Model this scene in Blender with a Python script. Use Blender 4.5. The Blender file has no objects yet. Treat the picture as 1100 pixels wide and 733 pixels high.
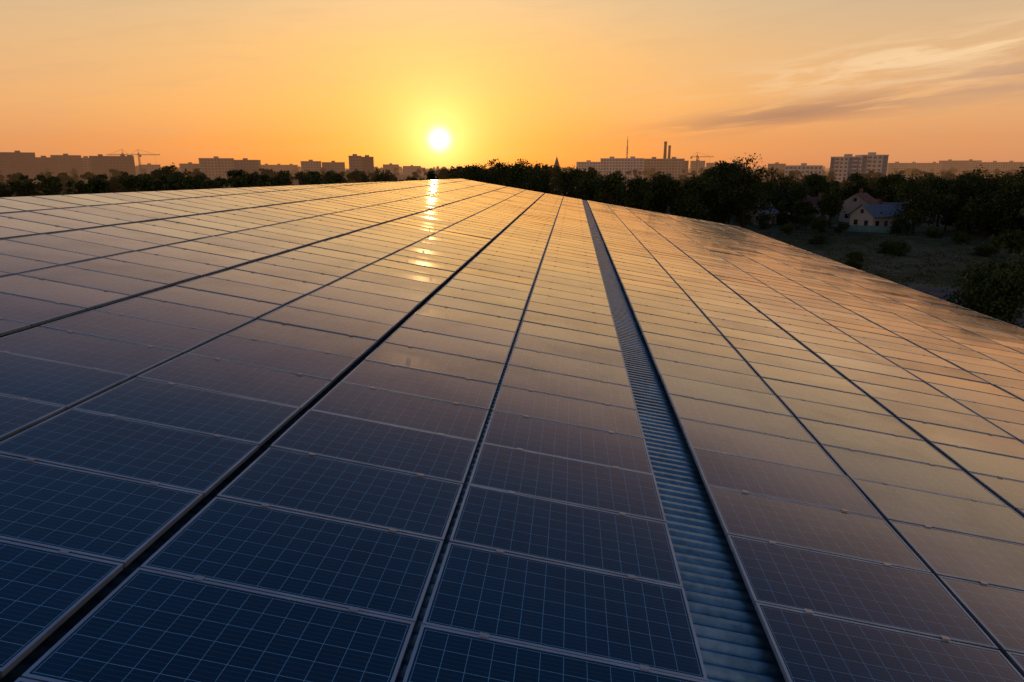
import bpy, bmesh, math, numpy as np
from math import radians as R, sin, cos, tan, atan, pi
scene=bpy.context.scene
rng=np.random.default_rng(7)
T=0.165; PHI=math.atan(T); NRM=np.array([sin(PHI),0,cos(PHI)])
GZ=-11.0
YAW=4.99; PITCH=14.28
SUN_AZ=-10.82; SUN_EL=2.16   # azimuth from +Y, negative = left
def pos(px,D):
    a=math.atan((px-550)/756.)-R(YAW)
    return D*sin(a), D*cos(a)
def lin(c):
    return tuple(((v/255.)/12.92 if v/255.<=0.04045 else ((v/255.+0.055)/1.055)**2.4) for v in c)+(1,)

# ---------------- node helper ----------------
class N:
    def __init__(s,tree): s.t=tree; s.n=tree.nodes; s.l=tree.links
    def new(s,typ,**kw):
        n=s.n.new(typ)
        for k,v in kw.items(): setattr(n,k,v)
        return n
    def put(s,sock,v):
        if isinstance(v,bpy.types.NodeSocket): s.l.new(v,sock)
        else: sock.default_value=v
    def m(s,op,a,b=0.0,c=None,clamp=False):
        n=s.n.new('ShaderNodeMath'); n.operation=op; n.use_clamp=clamp
        s.put(n.inputs[0],a); s.put(n.inputs[1],b)
        if c is not None: s.put(n.inputs[2],c)
        return n.outputs[0]
    def mix(s,f,a,b,blend='MIX'):
        n=s.n.new('ShaderNodeMix'); n.data_type='RGBA'; n.blend_type=blend
        s.put(n.inputs[0],f); s.put(n.inputs[6],a); s.put(n.inputs[7],b)
        return n.outputs[2]
    def ramp(s,f,stops,interp='LINEAR'):
        n=s.n.new('ShaderNodeValToRGB'); n.color_ramp.interpolation=interp
        e=n.color_ramp.elements
        while len(e)>1: e.remove(e[-1])
        e[0].position=stops[0][0]; e[0].color=stops[0][1]
        for p,c in stops[1:]:
            x=e.new(p); x.color=c
        s.put(n.inputs[0],f); return n.outputs[0]
    def noise(s,vec,scale,detail=4,rough=.5,dist=0):
        n=s.n.new('ShaderNodeTexNoise'); 
        if vec is not None: s.l.new(vec,n.inputs['Vector'])
        n.inputs['Scale'].default_value=scale; n.inputs['Detail'].default_value=detail
        n.inputs['Roughness'].default_value=rough; n.inputs['Distortion'].default_value=dist
        return n.outputs[0]
    def smooth(s,v,a,b):
        n=s.n.new('ShaderNodeMapRange'); n.interpolation_type='SMOOTHSTEP'
        s.put(n.inputs[0],v); n.inputs[1].default_value=a; n.inputs[2].default_value=b
        return n.outputs[0]
def mat(name):
    m=bpy.data.materials.new(name); m.use_nodes=True
    h=N(m.node_tree); b=m.node_tree.nodes['Principled BSDF']
    return m,h,b
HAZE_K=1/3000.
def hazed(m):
    """aerial perspective painted into the material as warm emission: depends only on how far from the site a thing stands"""
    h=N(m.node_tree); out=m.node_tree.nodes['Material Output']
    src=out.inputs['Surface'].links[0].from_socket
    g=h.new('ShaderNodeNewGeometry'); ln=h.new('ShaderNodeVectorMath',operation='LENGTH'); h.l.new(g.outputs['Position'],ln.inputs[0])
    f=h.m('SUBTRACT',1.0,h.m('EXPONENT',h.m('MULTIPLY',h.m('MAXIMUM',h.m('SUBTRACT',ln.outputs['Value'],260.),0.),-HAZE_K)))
    e=h.new('ShaderNodeEmission'); e.inputs[0].default_value=(.60,.27,.125,1); e.inputs[1].default_value=.8  # surface glow standing in for lit haze, no air volume
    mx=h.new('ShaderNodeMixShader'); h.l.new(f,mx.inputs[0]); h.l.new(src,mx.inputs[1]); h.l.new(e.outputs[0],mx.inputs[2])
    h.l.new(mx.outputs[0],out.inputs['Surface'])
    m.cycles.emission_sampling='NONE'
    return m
def simple(name,col,rough=.8,metal=0,var=.25,scale=1.5,spec=.5,hz=False):
    m,h,b=mat(name)
    g=h.new('ShaderNodeNewGeometry')
    n=h.noise(g.outputs['Position'],scale,1,.6)
    c=h.ramp(n,[(.25,tuple(v*(1-var) for v in col)+(1,)),(.75,tuple(min(1,v*(1+var)) for v in col)+(1,))])
    h.l.new(c,b.inputs['Base Color'])
    b.inputs['Roughness'].default_value=rough; b.inputs['Metallic'].default_value=metal
    b.inputs['Specular IOR Level'].default_value=spec
    return hazed(m) if hz else m

# ---------------- quad soup ----------------
class Soup:
    def __init__(s): s.q=[]; s.m=[]; s.a=[]; s.uv=[]
    def add(s,quads,mi=0,shade=.5,uv=None):
        quads=np.asarray(quads,dtype=np.float32).reshape(-1,4,3); n=len(quads)
        s.q.append(quads); s.m.append(np.full(n,mi,np.int32))
        s.a.append(np.broadcast_to(np.asarray(shade,np.float32),(n,)).copy())
        s.uv.append(np.zeros((n,4,2),np.float32) if uv is None else np.asarray(uv,np.float32).reshape(-1,4,2))
    def box(s,c,size,yaw=0,mi=0,shade=.5):
        x,y,z=[v/2 for v in size]
        p=np.array([[-x,-y,-z],[x,-y,-z],[x,y,-z],[-x,y,-z],[-x,-y,z],[x,-y,z],[x,y,z],[-x,y,z]])
        cs,sn=cos(yaw),sin(yaw)
        p=p@np.array([[cs,sn,0],[-sn,cs,0],[0,0,1]])+np.array(c)
        s.add(p[[[0,3,2,1],[4,5,6,7],[0,1,5,4],[1,2,6,5],[2,3,7,6],[3,0,4,7]]],mi,shade)
    def tube(s,p0,p1,r0,r1,k=6,mi=0,shade=.5,cap=False):
        p0=np.array(p0,float); p1=np.array(p1,float); d=p1-p0; d/=np.linalg.norm(d)+1e-9
        a=np.cross(d,[0,0,1] if abs(d[2])<.9 else [1,0,0]); a/=np.linalg.norm(a); b=np.cross(d,a)
        th=np.arange(k)*2*pi/k; ring=np.outer(np.cos(th),a)+np.outer(np.sin(th),b)
        A=p0+ring*r0; B=p1+ring*r1
        q=[[A[i],A[(i+1)%k],B[(i+1)%k],B[i]] for i in range(k)]
        if cap:
            q+=[[B[0],B[i],B[i+1],B[(i+2)%k]] for i in range(1,k-1,2)]
        s.add(q,mi,shade)
    def build(s,name,mats,cut=None,smooth=False):
        q=np.concatenate(s.q); n=len(q)
        me=bpy.data.meshes.new(name)
        me.vertices.add(n*4); me.vertices.foreach_set('co',q.reshape(-1))
        me.loops.add(n*4); me.loops.foreach_set('vertex_index',np.arange(n*4,dtype=np.int32))
        me.polygons.add(n); me.polygons.foreach_set('loop_start',np.arange(n,dtype=np.int32)*4)
        me.polygons.foreach_set('loop_total',np.full(n,4,np.int32))
        me.polygons.foreach_set('material_index',np.concatenate(s.m))
        uv=me.uv_layers.new(name='UVMap'); uv.data.foreach_set('uv',np.concatenate(s.uv).reshape(-1))
        at=me.attributes.new('shade','FLOAT','CORNER'); at.data.foreach_set('value',np.repeat(np.concatenate(s.a),4))
        me.update(); me.validate()
        for m in mats: me.materials.append(m)
        if cut:
            bm=bmesh.new(); bm.from_mesh(me)
            bmesh.ops.bisect_plane(bm,geom=bm.verts[:]+bm.edges[:]+bm.faces[:],plane_co=cut[0],plane_no=cut[1],clear_outer=True)
            bm.to_mesh(me); bm.free()
        ob=bpy.data.objects.new(name,me); scene.collection.objects.link(ob)
        return ob

# ---------------- world ----------------
w=bpy.data.worlds.new('World'); scene.world=w; w.use_nodes=True
w.cycles.sampling_method='MANUAL'; w.cycles.sample_map_resolution=512
w.node_tree.nodes.clear(); h=N(w.node_tree)
tc=h.new('ShaderNodeTexCoord'); sx=h.new('ShaderNodeSeparateXYZ'); h.l.new(tc.outputs['Generated'],sx.inputs[0])
X,Y,Z=sx.outputs
el=h.m('MULTIPLY',h.m('ARCSINE',Z),180/pi)
az=h.m('MULTIPLY',h.m('ARCTAN2',X,Y),180/pi)
p=h.m('SQRT',h.m('MAXIMUM',h.m('DIVIDE',el,90.),0.0))
def P(e): return math.sqrt(e/90.)
far=h.ramp(p,[(0,lin((202,134,96))),(P(2),lin((218,150,102))),(P(4.5),lin((229,170,116))),(P(8),lin((222,178,132))),(P(12),lin((204,178,146))),(P(16),lin((186,158,144))),(P(21),lin((124,110,120))),(P(27),lin((62,82,112))),(P(38),lin((36,74,116))),(1,lin((28,54,102)))])
near=h.ramp(p,[(0,lin((240,134,54))),(P(2),lin((250,156,66))),(P(5),lin((253,180,90))),(P(9),lin((248,190,114))),(P(12.5),lin((234,194,142))),(P(16),lin((212,176,148))),(P(21),lin((138,118,124))),(P(27),lin((64,84,112))),(P(38),lin((36,74,116))),(1,lin((28,54,102)))])
daz=h.m('SUBTRACT',az,SUN_AZ)
wf=h.m('EXPONENT',h.m('MULTIPLY',h.m('POWER',h.m('DIVIDE',h.m('ABSOLUTE',daz),23.),2.),-1.))
sky=h.mix(wf,far,near)
def gauss(v,c,s): return h.m('EXPONENT',h.m('MULTIPLY',h.m('POWER',h.m('ABSOLUTE',h.m('DIVIDE',h.m('SUBTRACT',v,c),s)),2.),-1.))
v=h.m('SUBTRACT',el,h.m('MULTIPLY',h.m('SUBTRACT',az,20.),.10))
cc=h.new('ShaderNodeCombineXYZ'); h.put(cc.inputs[0],h.m('MULTIPLY',az,.11)); h.put(cc.inputs[1],h.m('MULTIPLY',v,.85))
n1=h.noise(cc.outputs[0],1.3,5,.6,.6)
wis=h.m('MULTIPLY',h.smooth(n1,.40,.64),h.m('MULTIPLY',gauss(v,6.7,1.6),gauss(az,26.,13.)))
sky=h.mix(h.m('MULTIPLY',wis,.95),sky,lin((254,214,166)))
cc2=h.new('ShaderNodeCombineXYZ'); h.put(cc2.inputs[0],h.m('ADD',h.m('MULTIPLY',az,.09),3.3)); h.put(cc2.inputs[1],h.m('MULTIPLY',v,1.1))
n2=h.noise(cc2.outputs[0],1.15,5,.62,.4)
dk=h.m('MULTIPLY',h.smooth(n2,.34,.54),h.m('MULTIPLY',gauss(v,4.2,.8),gauss(az,16.,9.)))
sky=h.mix(h.m('MULTIPLY',dk,.95),sky,lin((174,124,98)))
dk2=h.m('MULTIPLY',h.smooth(n2,.33,.58),h.m('MULTIPLY',gauss(v,4.7,1.3),gauss(az,34.,11.)))
sky=h.mix(h.m('MULTIPLY',dk2,.9),sky,lin((186,146,122)))
# thin veil of high haze, only where the sky is low
veil=h.m('MULTIPLY',h.smooth(n1,.42,.75),h.m('SUBTRACT',1.0,h.smooth(el,10.,20.)))
sky=h.mix(h.m('MULTIPLY',veil,.16),sky,lin((196,160,126)))
# sun glow
sd=(sin(R(SUN_AZ))*cos(R(SUN_EL)),cos(R(SUN_AZ))*cos(R(SUN_EL)),sin(R(SUN_EL)))
vd=h.new('ShaderNodeVectorMath',operation='DOT_PRODUCT'); h.l.new(tc.outputs['Generated'],vd.inputs[0]); vd.inputs[1].default_value=sd
ang=h.m('MULTIPLY',h.m('ARCCOSINE',h.m('MINIMUM',vd.outputs['Value'],1.0)),180/pi)
def expo(s,k): return h.m('MULTIPLY',h.m('EXPONENT',h.m('DIVIDE',ang,-s)),k)
def addc(base,f,col):
    n=h.new('ShaderNodeVectorMath',operation='SCALE'); n.inputs[0].default_value=col; h.put(n.inputs['Scale'],f)
    a=h.new('ShaderNodeVectorMath',operation='ADD'); h.l.new(base,a.inputs[0]); h.l.new(n.outputs[0],a.inputs[1]); return a.outputs[0]
sky=addc(sky,expo(6.5,.40),(1,.52,.10))
sky=addc(sky,expo(2.0,1.25),(1,.68,.26))
core=h.m('MULTIPLY',h.m('EXPONENT',h.m('MULTIPLY',h.m('POWER',h.m('DIVIDE',ang,.66),2.),-1.)),3.4)
sky=addc(sky,core,(1,.86,.60))
bg=h.new('ShaderNodeBackground'); h.l.new(sky,bg.inputs[0]); bg.inputs[1].default_value=1.0
ns=h.new('ShaderNodeTexSky'); ns.sky_type='NISHITA'; ns.sun_disc=False
ns.sun_elevation=R(SUN_EL); ns.sun_rotation=R(SUN_AZ)
bg2=h.new('ShaderNodeBackground'); h.l.new(ns.outputs[0],bg2.inputs[0]); bg2.inputs[1].default_value=.01
ad=h.new('ShaderNodeAddShader'); h.l.new(bg.outputs[0],ad.inputs[0]); h.l.new(bg2.outputs[0],ad.inputs[1])
wo=h.new('ShaderNodeOutputWorld'); h.l.new(ad.outputs[0],wo.inputs[0])

# sun lamp
L=bpy.data.lights.new('sun','SUN'); L.energy=.55; L.angle=R(.5); L.color=(1,.56,.22)
so=bpy.data.objects.new('sun',L); scene.collection.objects.link(so)
from mathutils import Vector
so.rotation_euler=Vector(sd).to_track_quat('Z','Y').to_euler(); so.location=(-30,150,40)

# ---------------- camera ----------------
cam=bpy.data.cameras.new('camera'); cam.lens=24; cam.sensor_width=36; cam.clip_end=30000; cam.clip_start=.05
co=bpy.data.objects.new('camera',cam); scene.collection.objects.link(co)
co.location=(0,0,3); co.rotation_euler=(R(90-PITCH),0,R(YAW)); scene.camera=co

# ---------------- materials ----------------
def glass_mat():
    m,h,b=mat('pv_glass')
    uv=h.new('ShaderNodeUVMap'); s=h.new('ShaderNodeSeparateXYZ'); h.l.new(uv.outputs[0],s.inputs[0])
    u,v=s.outputs[0],s.outputs[1]
    at=h.new('ShaderNodeAttribute'); at.attribute_name='shade'; sh=at.outputs['Fac']
    def line(c,wd):
        f=h.m('FRACT',c); d=h.m('ABSOLUTE',h.m('SUBTRACT',f,.5))
        return h.m('GREATER_THAN',d,.5-wd)
    gap=h.m('MAXIMUM',line(u,.012),line(v,.013))
    inr=h.m('MULTIPLY',h.m('MULTIPLY',h.m('GREATER_THAN',u,-.03),h.m('LESS_THAN',u,12.03)),h.m('MULTIPLY',h.m('GREATER_THAN',v,-.03),h.m('LESS_THAN',v,6.03)))
    gap=h.m('MULTIPLY',gap,inr)
    bus=h.m('MULTIPLY',line(h.m('MULTIPLY',v,4.),.045),inr)
    fl=h.new('ShaderNodeCombineXYZ'); h.put(fl.inputs[0],h.m('FLOOR',u)); h.put(fl.inputs[1],h.m('FLOOR',v)); h.put(fl.inputs[2],h.m('MULTIPLY',sh,91.))
    wn=h.new('ShaderNodeTexWhiteNoise'); h.l.new(fl.outputs[0],wn.inputs[0])
    g=h.new('ShaderNodeNewGeometry')
    dn2=h.noise(g.outputs['Position'],9.,2,.6)
    tint=h.m('ADD',h.m('MULTIPLY',wn.outputs[0],.45),h.m('ADD',h.m('MULTIPLY',dn2,.25),h.m('MULTIPLY',sh,.4)))
    cell=h.ramp(tint,[(0,(.0006,.005,.020,1)),(1,(.003,.020,.062,1))])
    c=h.mix(h.m('MULTIPLY',bus,.5),cell,(.05,.17,.27,1))
    c=h.mix(h.m('MULTIPLY',gap,.95),c,(.20,.52,.70,1))
    dn=h.noise(g.outputs['Position'],.7,4,.65)
    low=h.smooth(u,10.6,12.4)
    dust=h.m('ADD',h.m('MULTIPLY',h.smooth(dn,.4,.8),.035),h.m('MULTIPLY',h.m('MULTIPLY',low,h.smooth(dn2,.3,.7)),.09))
    c=h.mix(dust,c,(.17,.16,.15,1))
    h.l.new(c,b.inputs['Base Color'])
    ro=h.m('ADD',h.m('ADD',.04,h.m('MULTIPLY',dn,.10)),h.m('MULTIPLY',sh,.07))
    h.l.new(ro,b.inputs['Roughness']); b.inputs['IOR'].default_value=1.45
    # modules soil unevenly, so the film on top reflects a bit differently from one to the next
    cw=h.m('SUBTRACT',1.0,h.m('ADD',h.m('MULTIPLY',sh,.18),h.m('MULTIPLY',h.smooth(dn,.42,.7),.28)))
    h.l.new(cw,b.inputs['Coat Weight']); b.inputs['Coat IOR'].default_value=1.45
    h.l.new(ro,b.inputs['Coat Roughness'])
    return m
M_glass=glass_mat()
M_frame=simple('aluminium_frame',(.40,.50,.57),.40,.7,.15,3)
M_clamp=simple('clamp_metal',(.5,.5,.5),.35,.9,.1,3)
M_dark=simple('panel_backsheet_edge',(.02,.02,.02),.6)
def sheet_mat():
    m,h,b=mat('galvanised_roof_sheet')
    g=h.new('ShaderNodeNewGeometry')
    n=h.noise(g.outputs['Position'],1.3,4,.65); n2=h.noise(g.outputs['Position'],14,2,.6)
    t=h.m('ADD',h.m('MULTIPLY',n,.7),h.m('MULTIPLY',n2,.3))
    h.l.new(h.ramp(t,[(.3,(.08,.16,.19,1)),(.6,(.30,.46,.52,1))]),b.inputs['Base Color'])
    b.inputs['Metallic'].default_value=.75
    h.l.new(h.m('ADD',.2,h.m('MULTIPLY',n,.22)),b.inputs['Roughness'])
    return m
M_sheet=sheet_mat()

# ---------------- panels ----------------
W=1.83; PH=.985; Y0=3.76-8*1.0; NR=75
def S(x,y,hh): # point on the slope
    x=np.asarray(x,float); y=np.asarray(y,float); hh=np.asarray(hh,float)
    x,y,hh=np.broadcast_arrays(x,y,hh)
    return np.stack([x+hh*NRM[0],y,-x*T+hh*NRM[2]],-1)
lcols=[]; x=.92
for i in range(8):
    lcols.append((x-W,x)); x=x-W-(.045 if i%2==0 else .10)
rcols=[]; x=1.47
for i in range(8):
    rcols.append((x,x+W)); x=x+W+(.045 if i%2==0 else .08)
def array(name,cols,cut=None):
    s=Soup(); fw=.021; hd=.003; th=.04
    rr=np.random.default_rng(len(cols)+ (3 if cut else 0))
    for (a,b_) in cols:
        cj=rr.normal(0,.0010)
        for r in range(NR):
            y0=Y0+r*1.0; y1=y0+PH
            if y1>72: break
            # small mounting tolerances
            ja=rr.normal(0,.0045)+cj; jb=rr.normal(0,.0045); jc=rr.normal(0,.002); dy=rr.normal(0,.0015)
            y0+=dy;y1+=dy
            def q(xs,ys,hs):
                xs=np.array(xs);ys=np.array(ys);hs=np.array(hs,float)
                u=(xs-a)/W-.5; v=(ys-y0)/PH-.5
                return S(xs,ys,hs+ja*u*1.0+jb*v*1.0+jc)
            xi0,xi1,yi0,yi1=a+fw,b_-fw,y0+fw,y1-fw
            sh=rr.random()
            s.add([q([xi0,xi1,xi1,xi0],[yi0,yi0,yi1,yi1],-hd)],0,sh,[[-.10,-.12],[12.1,-.12],[12.1,6.12],[-.10,6.12]])
            fr=[q([a,b_,xi1,xi0],[y0,y0,yi0,yi0],0),q([b_,b_,xi1,xi1],[y0,y1,yi1,yi0],0),
                q([b_,a,xi0,xi1],[y1,y1,yi1,yi1],0),q([a,a,xi0,xi0],[y1,y0,yi0,yi1],0)]
            lip=[q([xi0,xi1,xi1,xi0],[yi0,yi0,yi0,yi0],[0,0,-hd,-hd]),q([xi0,xi0,xi0,xi0],[yi1,yi0,yi0,yi1],[0,0,-hd,-hd]),
                 q([xi1,xi1,xi1,xi1],[yi0,yi1,yi1,yi0],[0,0,-hd,-hd]),q([xi1,xi0,xi0,xi1],[yi1,yi1,yi1,yi1],[0,0,-hd,-hd])]
            sd_=[q([a,b_,b_,a],[y0]*4,[-th,-th,0,0]),q([b_]*4,[y0,y1,y1,y0],[-th,-th,0,0]),
                 q([b_,a,a,b_],[y1]*4,[-th,-th,0,0]),q([a]*4,[y1,y0,y0,y1],[-th,-th,0,0])]
            s.add(fr+lip+sd_,1,sh)
            s.add([q([a,a,b_,b_],[y0,y1,y1,y0],-th+.004)],2,sh)
            for fx in (.22,.78):   # mid clamps bridging to the next row
                cx=a+W*fx; cy=y1+.0075
                hw=.03; hl=.02
                t_=.007
                s.add([S([cx-hw,cx+hw,cx+hw,cx-hw],[cy-hl,cy-hl,cy+hl,cy+hl],t_),
                       S([cx-hw,cx+hw,cx+hw,cx-hw],[cy-hl]*4,[.0,.0,t_,t_]),S([cx+hw]*4,[cy-hl,cy+hl,cy+hl,cy-hl],[0,0,t_,t_]),
                       S([cx-hw]*4,[cy+hl,cy-hl,cy-hl,cy+hl],[0,0,t_,t_])],3,sh)
        for fx in (.22,.78):
            cx=a+W*fx
            for k in range(2):
                xx=cx-.02+.04*k
                s.add([S([xx]*4,[Y0,72,72,Y0],[-.11,-.11,-.046,-.046])],1)
            s.add([S([cx-.02,cx+.02,cx+.02,cx-.02],[Y0,Y0,72,72],[-.046]*4)],1)
    return s.build(name,[M_glass,M_frame,M_dark,M_clamp],cut)
K=.0457; cl=math.hypot(1,K)
cutp=((-13.9,15.3,0),(-1/cl,K/cl,0))
array('solar_panel_array',lcols,cutp)
array('solar_panel_array',rcols)

# ---------------- building with corrugated roof ----------------
YN,YF=-6.,72.5; XE=17.2; XR=-13.9
bd=bpy.data.objects.new('industrial_building',None); scene.collection.objects.link(bd)
def profile():
    pit=.14; pts=[]
    for k in range(int((YF-YN)/pit)):
        for f,hh in [(0,0),(.30,0),(.48,1),(.82,1)]: pts.append((YN+(k+f)*pit,hh*.036))
    pts=np.array(pts); return pts[:,0],pts[:,1]
y,hz=profile()
def f1(x): return S(np.full_like(y,x),y,hz-.15)
s=Soup(); A=f1(-15.2); B=f1(XE); s.add(np.stack([A[:-1],B[:-1],B[1:],A[1:]],1))
r1=s.build('roof_sheet',[M_sheet],((-13.95,15.3,0),(-1/cl,K/cl,0))); r1.parent=bd
xr=-13.95+K*(y-15.3); zr=-xr*T-.152+hz
A=np.stack([xr,y,zr],-1); B=np.stack([np.full_like(y,-45.),y,zr-(xr+45)*T],-1)
s=Soup(); s.add(np.stack([B[:-1],A[:-1],A[1:],B[1:]],1)); o=s.build('roof_sheet_rear_slope',[M_sheet]); o.parent=bd
s=Soup()
yy=np.array([YN,YF]); xr=-13.93+K*(yy-15.3); zr=-xr*T
a0=np.stack([xr+.02,yy,zr-.03],-1); a1=np.stack([xr-.05,yy,zr-.01],-1); a2=np.stack([xr-.3,yy,zr-.12],-1)
s.add([[a0[0],a0[1],a1[1],a1[0]],[a1[0],a1[1],a2[1],a2[0]]])
o=s.build('ridge_cap',[M_frame]); o.parent=bd
M_wall=simple('cladding_wall',(.35,.36,.36),.6,0,.15,.5)
s=Soup(); zt=-XE*T-.2
s.add([[(XE-.3,YN,GZ),(XE-.3,YF-.3,GZ),(XE-.3,YF-.3,zt),(XE-.3,YN,zt)],
       [(XE-.3,YF-.3,GZ),(-44.8,YF-.3,GZ),(-44.8,YF-.3,-3.2),(XE-.3,YF-.3,zt)],
       [(-11,YF-.31,-6),(XE-.3,YF-.31,zt),(-11.3,YF-.31,1.6),(-44.8,YF-.31,-3.5)],
       [(-44.8,YF,GZ),(-44.8,YN,GZ),(-44.8,YN,-3.3),(-44.8,YF,-3.3)],
       [(-44.8,YN,GZ),(XE-.3,YN,GZ),(XE-.3,YN,zt),(-44.8,YN,-3.3)]])
o=s.build('walls',[M_wall]); o.parent=bd
s=Soup()
for a_,b_,z0,z1 in [(XE,XE+.16,zt-.12,zt-.12),(XE+.16,XE+.16,zt-.12,zt+.03),(XE,XE,zt-.12,zt+.03)]:
    s.add([[(a_,YN,z0),(a_,YF,z0),(b_,YF,z1),(b_,YN,z1)]])
o=s.build('gutter',[M_frame]); o.parent=bd

# ---------------- ground ----------------
def ground_mat():
    m,h,b=mat('grass_ground')
    g=h.new('ShaderNodeNewGeometry'); P_=g.outputs['Position']
    n=h.noise(P_,.035,4,.6,.5); n2=h.noise(P_,.6,4,.65); n3=h.noise(P_,5,2,.6)
    t=h.m('ADD',h.m('MULTIPLY',n,.55),h.m('ADD',h.m('MULTIPLY',n2,.3),h.m('MULTIPLY',n3,.15)))
    c=h.ramp(t,[(.38,(.024,.038,.012,1)),(.46,(.055,.068,.024,1)),(.52,(.100,.100,.045,1)),(.59,(.19,.16,.10,1))])
    h.l.new(c,b.inputs['Base Color']); b.inputs['Roughness'].default_value=.95; b.inputs['Specular IOR Level'].default_value=.1
    bp=h.new('ShaderNodeBump'); bp.inputs['Strength'].default_value=.8; bp.inputs['Distance'].default_value=.4
    h.l.new(n2,bp.inputs['Height']); h.l.new(bp.outputs[0],b.inputs['Normal'])
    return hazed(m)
s=Soup(); g=9000.
s.add([[(-g,-g,GZ),(g,-g,GZ),(g,g,GZ),(-g,g,GZ)]]); s.build('ground',[ground_mat()])
M_asph=simple('asphalt',(.07,.07,.07),.85,0,.35,.35,.3)
def gp(px,py): # ground point
    al=PITCH+math.degrees(math.atan((py-366.5)/733.))
    fw=(3-GZ)/tan(R(al)); cd=fw*cos(R(PITCH))+(3-GZ)*sin(R(PITCH)); lat=(px-550)*cd/733.
    c_,s_=cos(R(YAW)),sin(R(YAW))
    return (lat*c_-fw*s_, lat*s_+fw*c_)
s=Soup()
poly=[(24,30),(70,38),(92,74),(58,86),(38,84),(26,64)]
pa=np.array(poly); ce=pa.mean(0)
pts=[]
for i in range(len(pa)):
    a_,b_=pa[i],pa[(i+1)%len(pa)]
    for k in range(12):
        q_=a_+(b_-a_)*k/12; q_=q_+rng.normal(0,.35,2); pts.append(q_)
for i in range(len(pts)):
    a_,b_=pts[i],pts[(i+1)%len(pts)]
    mm=(a_+b_)/2
    s.add([[(ce[0],ce[1],GZ+.02),(a_[0],a_[1],GZ+.02),(mm[0],mm[1],GZ+.02),(b_[0],b_[1],GZ+.02)]])
s.build('asphalt_yard',[M_asph])
M_dirt=simple('dirt_track',(.22,.19,.14),.95,0,.3,.8,.1)
s=Soup(); tr=[(60,92),(75,98),(92,110),(112,118),(140,122),(190,126)]
for i in range(len(tr)-1):
    for k in range(6):
        f0,f1_=k/6,(k+1)/6
        a_=np.array(tr[i])*(1-f0)+np.array(tr[i+1])*f0; b_=np.array(tr[i])*(1-f1_)+np.array(tr[i+1])*f1_
        s.add([[(a_[0],a_[1]-1.3,GZ+.012),(b_[0],b_[1]-1.3,GZ+.012),(b_[0],b_[1]+1.3,GZ+.012),(a_[0],a_[1]+1.3,GZ+.012)]])
s.build('dirt_path',[M_dirt])

# ---------------- vegetation ----------------
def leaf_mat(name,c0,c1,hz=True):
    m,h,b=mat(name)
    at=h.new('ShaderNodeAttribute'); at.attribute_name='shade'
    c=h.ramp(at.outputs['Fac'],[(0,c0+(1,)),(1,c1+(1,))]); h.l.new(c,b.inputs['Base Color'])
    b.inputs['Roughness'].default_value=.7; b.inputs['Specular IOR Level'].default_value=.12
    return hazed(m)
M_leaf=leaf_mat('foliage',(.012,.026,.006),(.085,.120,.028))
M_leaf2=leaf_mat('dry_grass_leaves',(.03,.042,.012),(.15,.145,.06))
M_bark=simple('bark',(.05,.038,.028),.95,0,.4,3,.1)
def leaves(s,cen,spread,n,size,shade,r):
    c=cen+r.normal(0,1,(n,3))*np.array(spread)
    d1=r.normal(0,1,(n,3)); d1/=np.linalg.norm(d1,axis=1)[:,None]
    d2=np.cross(d1,r.normal(0,1,(n,3))); d2/=np.linalg.norm(d2,axis=1)[:,None]
    sz=size*r.uniform(.6,1.3,(n,1)); a=d1*sz; b=d2*sz*.7
    s.add(np.stack([c-a,c-b*.9,c+a,c+b],1),0,np.clip(shade+r.normal(0,.13,n),0,1))
def tree(s,x,y,z,hh,rad,r,ncl=34,per=55,size=.32,trunk=True,base=.28,shape=0):
    top=z+hh
    lean=r.normal(0,.03,2)*hh
    if trunk:
        p=np.array([x,y,z]); t=np.array([x+lean[0],y+lean[1],z+hh*.8])
        k=4
        for i in range(k):
            a=p+(t-p)*i/k; b=p+(t-p)*(i+1)/k
            s.tube(a,b,hh*.022*(1-i/k*.85)+.02,hh*.022*(1-(i+1)/k*.85)+.02,6,1)
    nl=r.integers(4,7); lobes=[]
    for i in range(nl):
        a=r.uniform(0,2*pi); f=r.uniform(.1,.62)
        zf=r.uniform(base+.15,.86)
        wr=rad*(1-.65*max(0,zf-.55)/.45)
        lobes.append((np.array([x+lean[0]*zf+cos(a)*f*wr,y+lean[1]*zf+sin(a)*f*wr,z+hh*zf]),rad*r.uniform(.35,.6)))
    lobes.append((np.array([x+lean[0],y+lean[1],z+hh*.82]),rad*.42))
    for i in range(ncl):
        c,lr=lobes[r.integers(0,len(lobes))]
        d=r.normal(0,1,3); d/=np.linalg.norm(d)
        q=c+d*lr*r.uniform(.5,1.05)*np.array([1,1,.85+.5*shape])
        q[2]=min(max(q[2],z+hh*base*.6),top-.1)
        if trunk and i%4==0:
            st=np.array([x+lean[0]*.5,y+lean[1]*.5,z+hh*r.uniform(base,.6)])
            s.tube(st,q,hh*.006+.02,.02,4,1)
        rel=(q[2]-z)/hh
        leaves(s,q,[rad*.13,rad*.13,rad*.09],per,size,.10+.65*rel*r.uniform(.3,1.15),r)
def single(name,px,D,hh,rad,seed,**kw):
    r=np.random.default_rng(seed); s=Soup(); x,y=pos(px,D)
    tree(s,0,0,0,hh,rad,r,**kw); o=s.build(name,[M_leaf,M_bark]); o.location=(x,y,GZ); return o
def top_h(py,D): return (3-GZ)+(180-py)/756.*D
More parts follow.
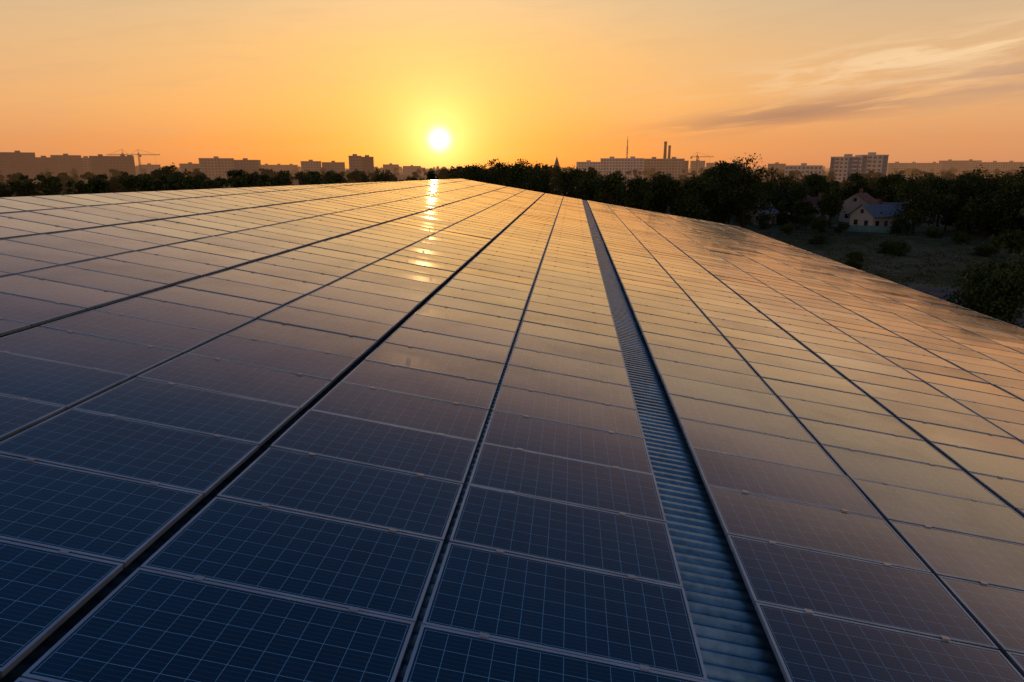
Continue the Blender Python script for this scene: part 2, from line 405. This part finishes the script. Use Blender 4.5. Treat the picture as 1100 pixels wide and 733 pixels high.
big=[(803,165,161,6.5,0),(782,172,172,5,0),(765,168,179,5,0),(745,150,187,5,0),(715,160,187,5.5,0),(688,145,190,5,0),(655,140,186,5.2,0),(632,150,190,4.8,0),
     (840,210,184,6,0),(862,200,196,4.6,0),(898,178,200,4.2,0),(990,172,190,6.5,0),(1016,195,188,6,0),(1040,190,183,7,0),(1075,185,188,6,0),(1098,170,180,7,0),
     (878,240,186,6,0),(925,260,188,6,0),(960,250,186,6,0),(612,190,180,6,0),(585,210,176,7,0),(560,190,174,7,0),(535,230,172,8,0),(508,210,178,6,0)]
i=0
for px,D,py,rad,_ in big:
    hh=max(top_h(py,D)*(1+rng.normal(0,.01)),5)
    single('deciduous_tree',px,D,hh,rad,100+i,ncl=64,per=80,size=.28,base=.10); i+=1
for px,py,hh,rad in [(800,247,3.0,3.6),(772,240,3.2,3.0),(918,290,2.4,1.7),(955,272,2.2,2.6),(968,275,2.0,2.4),(1030,262,2.0,2.2),(880,262,1.5,2),(1060,276,1.6,2),(845,252,1.8,2.2),(1085,262,2.4,2.6),(1000,256,1.8,2.0)]:
    x,y=gp(px,py); r=np.random.default_rng(int(px)); s=Soup()
    tree(s,0,0,0,hh,rad,r,ncl=34,per=60,size=.13,trunk=True,base=.02); o=s.build('shrub',[M_leaf,M_bark]); o.location=(x,y,GZ)
x,y=22.6,38.; s=Soup(); tree(s,0,0,0,8.7,2.6,np.random.default_rng(5),ncl=90,per=120,size=.10,base=.12); o=s.build('deciduous_tree',[M_leaf,M_bark]); o.location=(x,y,GZ)
x,y=25.2,41.; s=Soup(); tree(s,0,0,0,9.4,3,np.random.default_rng(6),ncl=90,per=120,size=.10,base=.12); o=s.build('deciduous_tree',[M_leaf,M_bark]); o.location=(x,y,GZ)
def wood(name,spec,seed):
    r=np.random.default_rng(seed); s=Soup()
    for (x0,x1,D0,D1,t0,t1,n,ncl,per,size) in spec:
        for k in range(n):
            px=r.uniform(x0,x1); D=r.uniform(D0,D1); x,y=pos(px,D)
            f=(px-x0)/(x1-x0); py=t0+(t1-t0)*f
            hh=top_h(py,D)*r.uniform(.72,1.03)
            if hh<3: continue
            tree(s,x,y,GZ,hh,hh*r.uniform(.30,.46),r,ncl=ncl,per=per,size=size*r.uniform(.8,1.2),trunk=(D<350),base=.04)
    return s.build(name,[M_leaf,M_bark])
wood('woodland',[
 (-60,60,190,330,190,186,26,16,36,.5),(50,190,220,380,186,181,34,16,36,.55),(170,340,200,360,178,180,48,18,40,.5),(330,520,240,420,183,180,50,16,36,.55),
 (-60,520,420,650,183,181,76,12,26,.9)],1)
wood('woodland',[
 (490,640,240,420,175,177,46,16,36,.6),(630,810,150,380,194,188,84,18,44,.5),(805,1180,235,420,194,188,125,18,44,.55),
 (1010,1200,165,205,202,196,34,18,50,.4),(836,870,180,200,216,212,8,18,50,.4),
 (500,1180,430,700,183,183,120,12,26,.9),(1110,1300,120,260,188,180,20,16,40,.4)],2)
wood('distant_woodland',[(-150,1250,800,1500,181.,181.,240,9,18,2.2),(-200,1300,1700,3200,179.5,179.5,300,8,12,5.)],3)
s=Soup(); r=np.random.default_rng(11)
for k in range(1800):
    px=r.uniform(760,1160); py=r.uniform(238,345)
    x,y=gp(px,py)
    if y<30 or x<19: continue
    if 28<x<88 and 36<y<82 and r.random()<.93: continue
    leaves(s,np.array([x,y,GZ+.15]),[.5,.5,.13],10,.16,r.uniform(0,1),r)
s.build('weed_tufts',[M_leaf2])

# ---------------- buildings ----------------
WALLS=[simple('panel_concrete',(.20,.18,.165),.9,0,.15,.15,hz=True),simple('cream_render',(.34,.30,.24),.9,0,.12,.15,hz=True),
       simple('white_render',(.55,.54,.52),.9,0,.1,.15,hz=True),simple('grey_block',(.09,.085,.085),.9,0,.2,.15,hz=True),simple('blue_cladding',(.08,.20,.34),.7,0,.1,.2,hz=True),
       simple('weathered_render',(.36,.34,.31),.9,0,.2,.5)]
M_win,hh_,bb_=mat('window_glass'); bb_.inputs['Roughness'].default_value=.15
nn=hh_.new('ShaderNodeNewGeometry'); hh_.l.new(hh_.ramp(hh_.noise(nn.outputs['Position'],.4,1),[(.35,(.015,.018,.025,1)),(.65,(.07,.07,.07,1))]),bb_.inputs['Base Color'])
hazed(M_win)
M_flat=simple('bitumen_roof',(.08,.08,.08),.9,hz=True)
def apartment(name,x0,x1,py,D,wall,depth=14,yawj=0,bay=3.4,accent=None):
    xc,yc=pos((x0+x1)/2,D); width=(x1-x0)/756.*D; H=top_h(py,D)
    yaw=-math.atan2(xc,yc)+yawj
    ns=max(2,int(H/3.0)); fh=H/ns
    s=Soup(); cs,sn=cos(yaw),sin(yaw)
    def tr(p):
        p=np.asarray(p,float).reshape(-1,3); return np.stack([xc+p[:,0]*cs-p[:,1]*sn,yc+p[:,0]*sn+p[:,1]*cs,GZ+p[:,2]],-1)
    hw,hd=width/2,depth/2
    sides=[((-hw,-hd),(hw,-hd)),((hw,-hd),(hw,hd)),((hw,hd),(-hw,hd)),((-hw,hd),(-hw,-hd))]
    wq=[];gq=[];aq=[]
    for a,b in sides:
        a=np.array(a);b=np.array(b); ln=np.linalg.norm(b-a); d=(b-a)/ln; nrm=np.array([d[1],-d[0]])
        nb=max(1,int(ln/bay)); bw=ln/nb
        for i in range(nb):
            for k in range(ns):
                u0,u1=i*bw,(i+1)*bw; z0,z1=k*fh,(k+1)*fh
                bal=(i%4==1)
                wa,wb=(u0+bw*(.08 if bal else .24),u1-bw*(.08 if bal else .24)); za,zb=z0+fh*(.38 if bal else .3),z1-fh*.17
                def pt(u,z,o=0): q=a+d*u-nrm*o; return (q[0],q[1],z)
                Q=[[pt(u0,z0),pt(u1,z0),pt(u1,za),pt(u0,za)],[pt(u0,zb),pt(u1,zb),pt(u1,z1),pt(u0,z1)],
                    [pt(u0,za),pt(wa,za),pt(wa,zb),pt(u0,zb)],[pt(wb,za),pt(u1,za),pt(u1,zb),pt(wb,zb)],
                    [pt(wa,za),pt(wb,za),pt(wb,za,.25),pt(wa,za,.25)],[pt(wa,zb,.25),pt(wb,zb,.25),pt(wb,zb),pt(wa,zb)],
                    [pt(wa,za),pt(wa,za,.25),pt(wa,zb,.25),pt(wa,zb)],[pt(wb,za,.25),pt(wb,za),pt(wb,zb),pt(wb,zb,.25)]]
                (aq if (accent is not None and i%5 in (0,4)) else wq).extend(Q)
                gq.append([pt(wa,za,.25),pt(wb,za,.25),pt(wb,zb,.25),pt(wa,zb,.25)])
    def put(q,mi):
        if q: s.add(tr(np.array(q)).reshape(-1,4,3),mi)
    put(wq,0); put(gq,1); put(aq,3)
    put([[(-hw,-hd,H),(hw,-hd,H),(hw,hd,H),(-hw,hd,H)]],2)
    def bx(cx,cy,cz,sx_,sy,sz,mi):
        c=tr([(cx,cy,cz)])[0]; s.box(c,(sx_,sy,sz),yaw,mi)
    for sy in (-1,1): bx(0,sy*(hd+.05),H+.4,width+.6,.3,.8,0)
    for sx_ in (-1,1): bx(sx_*(hw+.05),0,H+.4,.3,depth-.6,.8,0)
    nh=max(1,int(width/22))
    for i in range(nh): bx(-hw+(i+.5)*width/nh,0,H+1.4,5,4.5,2.8,0)
    nb=int(width/bay); bw=width/max(nb,1)
    for i in range(nb):
        if i%4==1:
            for k in range(1,ns): bx(-hw+(i+.5)*bw,-hd-.5,k*fh+.55,bw*.86,.95,1.0,0)
    return s.build(name,[WALLS[wall],M_win,M_flat,WALLS[accent if accent is not None else wall]])
for a in [(-30,8,170,1000,3,.3),(10,34,168,1020,3,.1),(38,60,172,1080,3,-.2),(62,84,170,1100,3,.2),(86,102,172,1120,0,.1),(104,140,170.5,1000,3,.0),
          (152,170,178,1300,0,.1),(196,214,177,1250,3,.2),
          (218,249,172,900,1,.1),(251,278,173.5,930,0,-.2),(282,318,178,1400,0,.1),(325,344,174.5,1000,1,.15),(347,370,175.5,1020,0,.0),(376,388,169,880,0,.1),(389,401,170,900,3,.1),
          (412,428,177.5,1300,0,.1),(433,452,179,1500,0,0),(620,644,175,950,2,.2),(646,690,171.5,850,2,-.15),(692,733,172,870,1,.1),(742,756,174,1200,1,.1),(760,798,176,1300,0,.1),(826,842,177,1200,0,-.1),(846,880,179,720,2,.0),
          (955,970,176.5,1350,1,.2),(975,1008,176.5,1500,1,.1),(1014,1046,174.5,1500,0,-.1),(1052,1100,176,1400,1,.1),(1120,1170,174,1300,0,.1)]:
    apartment('apartment_block',a[0],a[1],a[2],a[3],a[4],14,a[5])
apartment('apartment_block',897,922,171,640,2,16,-.35,accent=4)
apartment('apartment_block',923,946,169.5,650,2,18,.3,accent=4)

M_brick=simple('chimney_brick',(.16,.09,.07),.9,0,.2,.3,hz=True); M_steel=simple('painted_steel',(.16,.08,.04),.6,0,.1,.3,hz=True)
def chimney(px,py,D,r):
    x,y=pos(px,D); H=top_h(py,D); s=Soup()
    s.tube((0,0,0),(0,0,H*.93),r*1.5,r,12); s.tube((0,0,H*.93),(0,0,H*.94),r,r*1.15,12); s.tube((0,0,H*.94),(0,0,H),r*1.15,r*1.1,12,cap=True)
    o=s.build('factory_chimney',[M_brick]); o.location=(x,y,GZ)
chimney(713.5,154,1000,1.8); chimney(718,158,1010,1.6)
apartment('factory_building',700,738,174,1020,3,20,0)
def lattice(s,p0,p1,wd,n,r=.12):
    p0=np.array(p0,float);p1=np.array(p1,float); d=(p1-p0)/np.linalg.norm(p1-p0)
    a=np.cross(d,[0,0,1]) if abs(d[2])<.9 else np.array([1.,0,0]); a/=np.linalg.norm(a); b=np.cross(d,a)
    cs=[(-1,-1),(1,-1),(1,1),(-1,1)]
    for i,j in cs: s.tube(p0+(a*i+b*j)*wd/2,p1+(a*i+b*j)*wd/2,r,r,4)
    for k in range(n):
        A=p0+(p1-p0)*k/n; B=p0+(p1-p0)*(k+1)/n
        for m_ in range(4):
            i,j=cs[m_]; i2,j2=cs[(m_+1)%4]
            s.tube(A+(a*i+b*j)*wd/2,B+(a*i2+b*j2)*wd/2,r*.7,r*.7,4)
def crane(px,py,D,ang):
    x,y=pos(px,D); H=top_h(py,D); s=Soup()
    lattice(s,(0,0,0),(0,0,H),1.7,18,.2)
    d=np.array([cos(ang),sin(ang),0])
    lattice(s,(0,0,H-2),tuple(d*26+np.array([0,0,H-2])),1.1,16,.14)
    lattice(s,(0,0,H-2),tuple(-d*10+np.array([0,0,H-2])),1.1,6,.14)
    s.box(tuple(-d*9+np.array([0,0,H-3.6])),(2.5,2.5,2.6)); s.box((d[0]*2,d[1]*2,H-3.8),(1.6,1.6,2.2))
    s.tube((0,0,H-2),(0,0,H+4.5),.5,.2,4)
    s.tube((0,0,H+4.5),tuple(d*20+np.array([0,0,H-1.4])),.12,.12,4); s.tube((0,0,H+4.5),tuple(-d*9+np.array([0,0,H-1.4])),.12,.12,4)
    s.tube(tuple(d*20+np.array([0,0,H-2.6])),tuple(d*20+np.array([0,0,H-14])),.1,.1,4)
    o=s.build('tower_crane',[M_steel]); o.location=(x,y,GZ)
crane(134,167,1000,2.9); crane(151,167,1050,.3); crane(748,168,1100,.2)
def mast(px,py,D):
    x,y=pos(px,D); H=top_h(py,D); s=Soup()
    lattice(s,(0,0,0),(0,0,H*.75),1.6,20,.25); lattice(s,(0,0,H*.75),(0,0,H*.9),.9,6,.22); s.tube((0,0,H*.9),(0,0,H),.35,.2,5)
    for k in range(3): s.tube((0,-1.0,H*(.6+.06*k)),(0,-1.4,H*(.6+.06*k)),.9,.9,10,cap=True)
    o=s.build('radio_mast',[M_steel]); o.location=(x,y,GZ)
mast(673,148,1100)
M_white=simple('church_wall',(.45,.42,.38),.9,0,.1,.2,hz=True); M_copper=simple('spire_metal',(.06,.07,.07),.5,.3,hz=True)
x,y=pos(598,700); s=Soup(); H=top_h(168,700)
s.box((0,0,H*.28),(5,5,H*.56)); s.box((0,9,H*.18),(9,16,H*.36)); s.tube((0,0,H*.56),(0,0,H*.97),3.4,.1,8,1); s.tube((0,0,H*.97),(0,0,H*1.03),.12,.12,4,1)
for k in (-1,1): s.add([[(k*5,1,H*.36),(k*5,17.5,H*.36),(0,17.5,H*.50),(0,1,H*.50)]],1)
for k in range(3): s.box((0,-2.52,H*(.14+.15*k)),(1,.08,1.8),0,2)
o=s.build('church',[M_white,M_copper,M_win]); o.location=(x,y,GZ)

M_rt=simple('clay_tile_roof',(.15,.065,.045),.85,0,.25,1.5); M_rg=simple('slate_roof',(.12,.12,.125),.8,0,.2,1.5); M_rb=simple('grey_metal_tile_roof',(.20,.21,.21),.7,0,.15,1.5)
M_door=simple('wood_door',(.12,.07,.04),.7)
M_wf=simple('window_frame_white',(.45,.45,.43),.5)
def house(px,D,wd,dp,hw_,hr,yaw,wall,roof,name='house'):
    x,y=pos(px,D); s=Soup(); a,b=wd/2,dp/2
    s.box((0,0,hw_/2),(wd,dp,hw_),0,0)
    for k in (-1,1): s.add([[(k*a,-b,hw_),(k*a,b,hw_),(k*a,0.001,hw_+hr),(k*a,-.001,hw_+hr)]],0)
    o_=.5; e=hr/b*o_
    for k in (-1,1):
        s.add([[(-a-o_,k*(b+o_),hw_-e),(a+o_,k*(b+o_),hw_-e),(a+o_,0,hw_+hr+.06),(-a-o_,0,hw_+hr+.06)],
               [(-a-o_,k*(b+o_),hw_-e-.15),(a+o_,k*(b+o_),hw_-e-.15),(a+o_,k*(b+o_),hw_-e),(-a-o_,k*(b+o_),hw_-e)]],1)
    s.box((a*.4,b*.15,hw_+hr+.3),(.7,.7,1.6),0,4)
    nw=int(wd/2.6)
    for fl in range(max(1,int(hw_/2.8))):
        for i in range(nw):
            cx=-a+(i+.5)*wd/nw
            for k in (-1,1):
                if fl==0 and i==1 and k==-1:
                    s.box((cx,-b-.02,1.05),(1.0,.1,2.1),0,3); continue
                s.box((cx,k*(b+.005),fl*2.8+1.6),(1.35,.07,1.35),0,5); s.box((cx,k*(b+.03),fl*2.8+1.6),(1.1,.07,1.1),0,2)
    for k in (-1,1):
        for cy in (-b*.45,b*.45): s.box((k*(a+.005),cy,1.6),(.07,1.3,1.4),0,5); s.box((k*(a+.03),cy,1.6),(.07,1.05,1.15),0,2)
        s.box((k*(a+.02),0,hw_+hr*.35),(.07,.8,.9),0,2)
    o=s.build(name,[WALLS[wall],roof,M_win,M_door,M_brick,M_wf]); o.location=(x,y,GZ); o.rotation_euler=(0,0,yaw); return o
house(946,182,8,6.5,3.4,2.2,.45,2,M_rb)
house(928,205,8,7,5.0,2.4,.9,5,M_rt)
house(970,200,7,6,3.2,2.2,-.4,5,M_rg)
house(822,187,6,5,3.2,1.9,.7,5,M_rb)
house(876,212,9,7,3.6,2.4,-.3,5,M_rt)
house(852,228,9,7,5.2,2.4,.6,5,M_rg)
house(1000,226,9,7,5.2,2.4,.3,5,M_rb)
house(1062,225,12,8,3.4,2.6,-.2,5,M_rt)
house(1020,260,11,8,5.5,2.6,.5,5,M_rg)
house(985,290,11,8,5.0,2.6,-.5,5,M_rt)
M_fence=simple('turquoise_fence_paint',(.10,.23,.23),.7,0,.2,1.5)
s=Soup(); a_=np.array(pos(905,172)); b_=np.array(pos(966,171)); n=60
d=(b_-a_)/n; yw=math.atan2(d[1],d[0]); ln=np.linalg.norm(d)
for k in range(n):
    c=a_+d*(k+.5); s.box((c[0],c[1],GZ+.8),(ln*.94,.04,1.4+.05*(k%2)),yw,0)
    if k%8==0: s.box((c[0],c[1]+.075,GZ+.85),(.1,.1,1.7),yw,0)
for z_ in (.5,1.2): c=(a_+b_)/2; s.box((c[0],c[1]+.05,GZ+z_),(ln*n,.05,.08),yw,0)
s.build('board_fence',[M_fence])
for px,D,hh,rad in [(910,168,2.2,1.6),(975,167,3.6,2.6),(888,168,3.4,2.6),(872,172,3.6,2.8),(826,172,3.4,2.6),(928,186,5.0,2.4)]:
    single('shrub',px,D,hh,rad,int(px),ncl=30,per=55,size=.17,base=.03)

scene.view_settings.view_transform='Standard'; scene.view_settings.look='None'; scene.view_settings.exposure=0
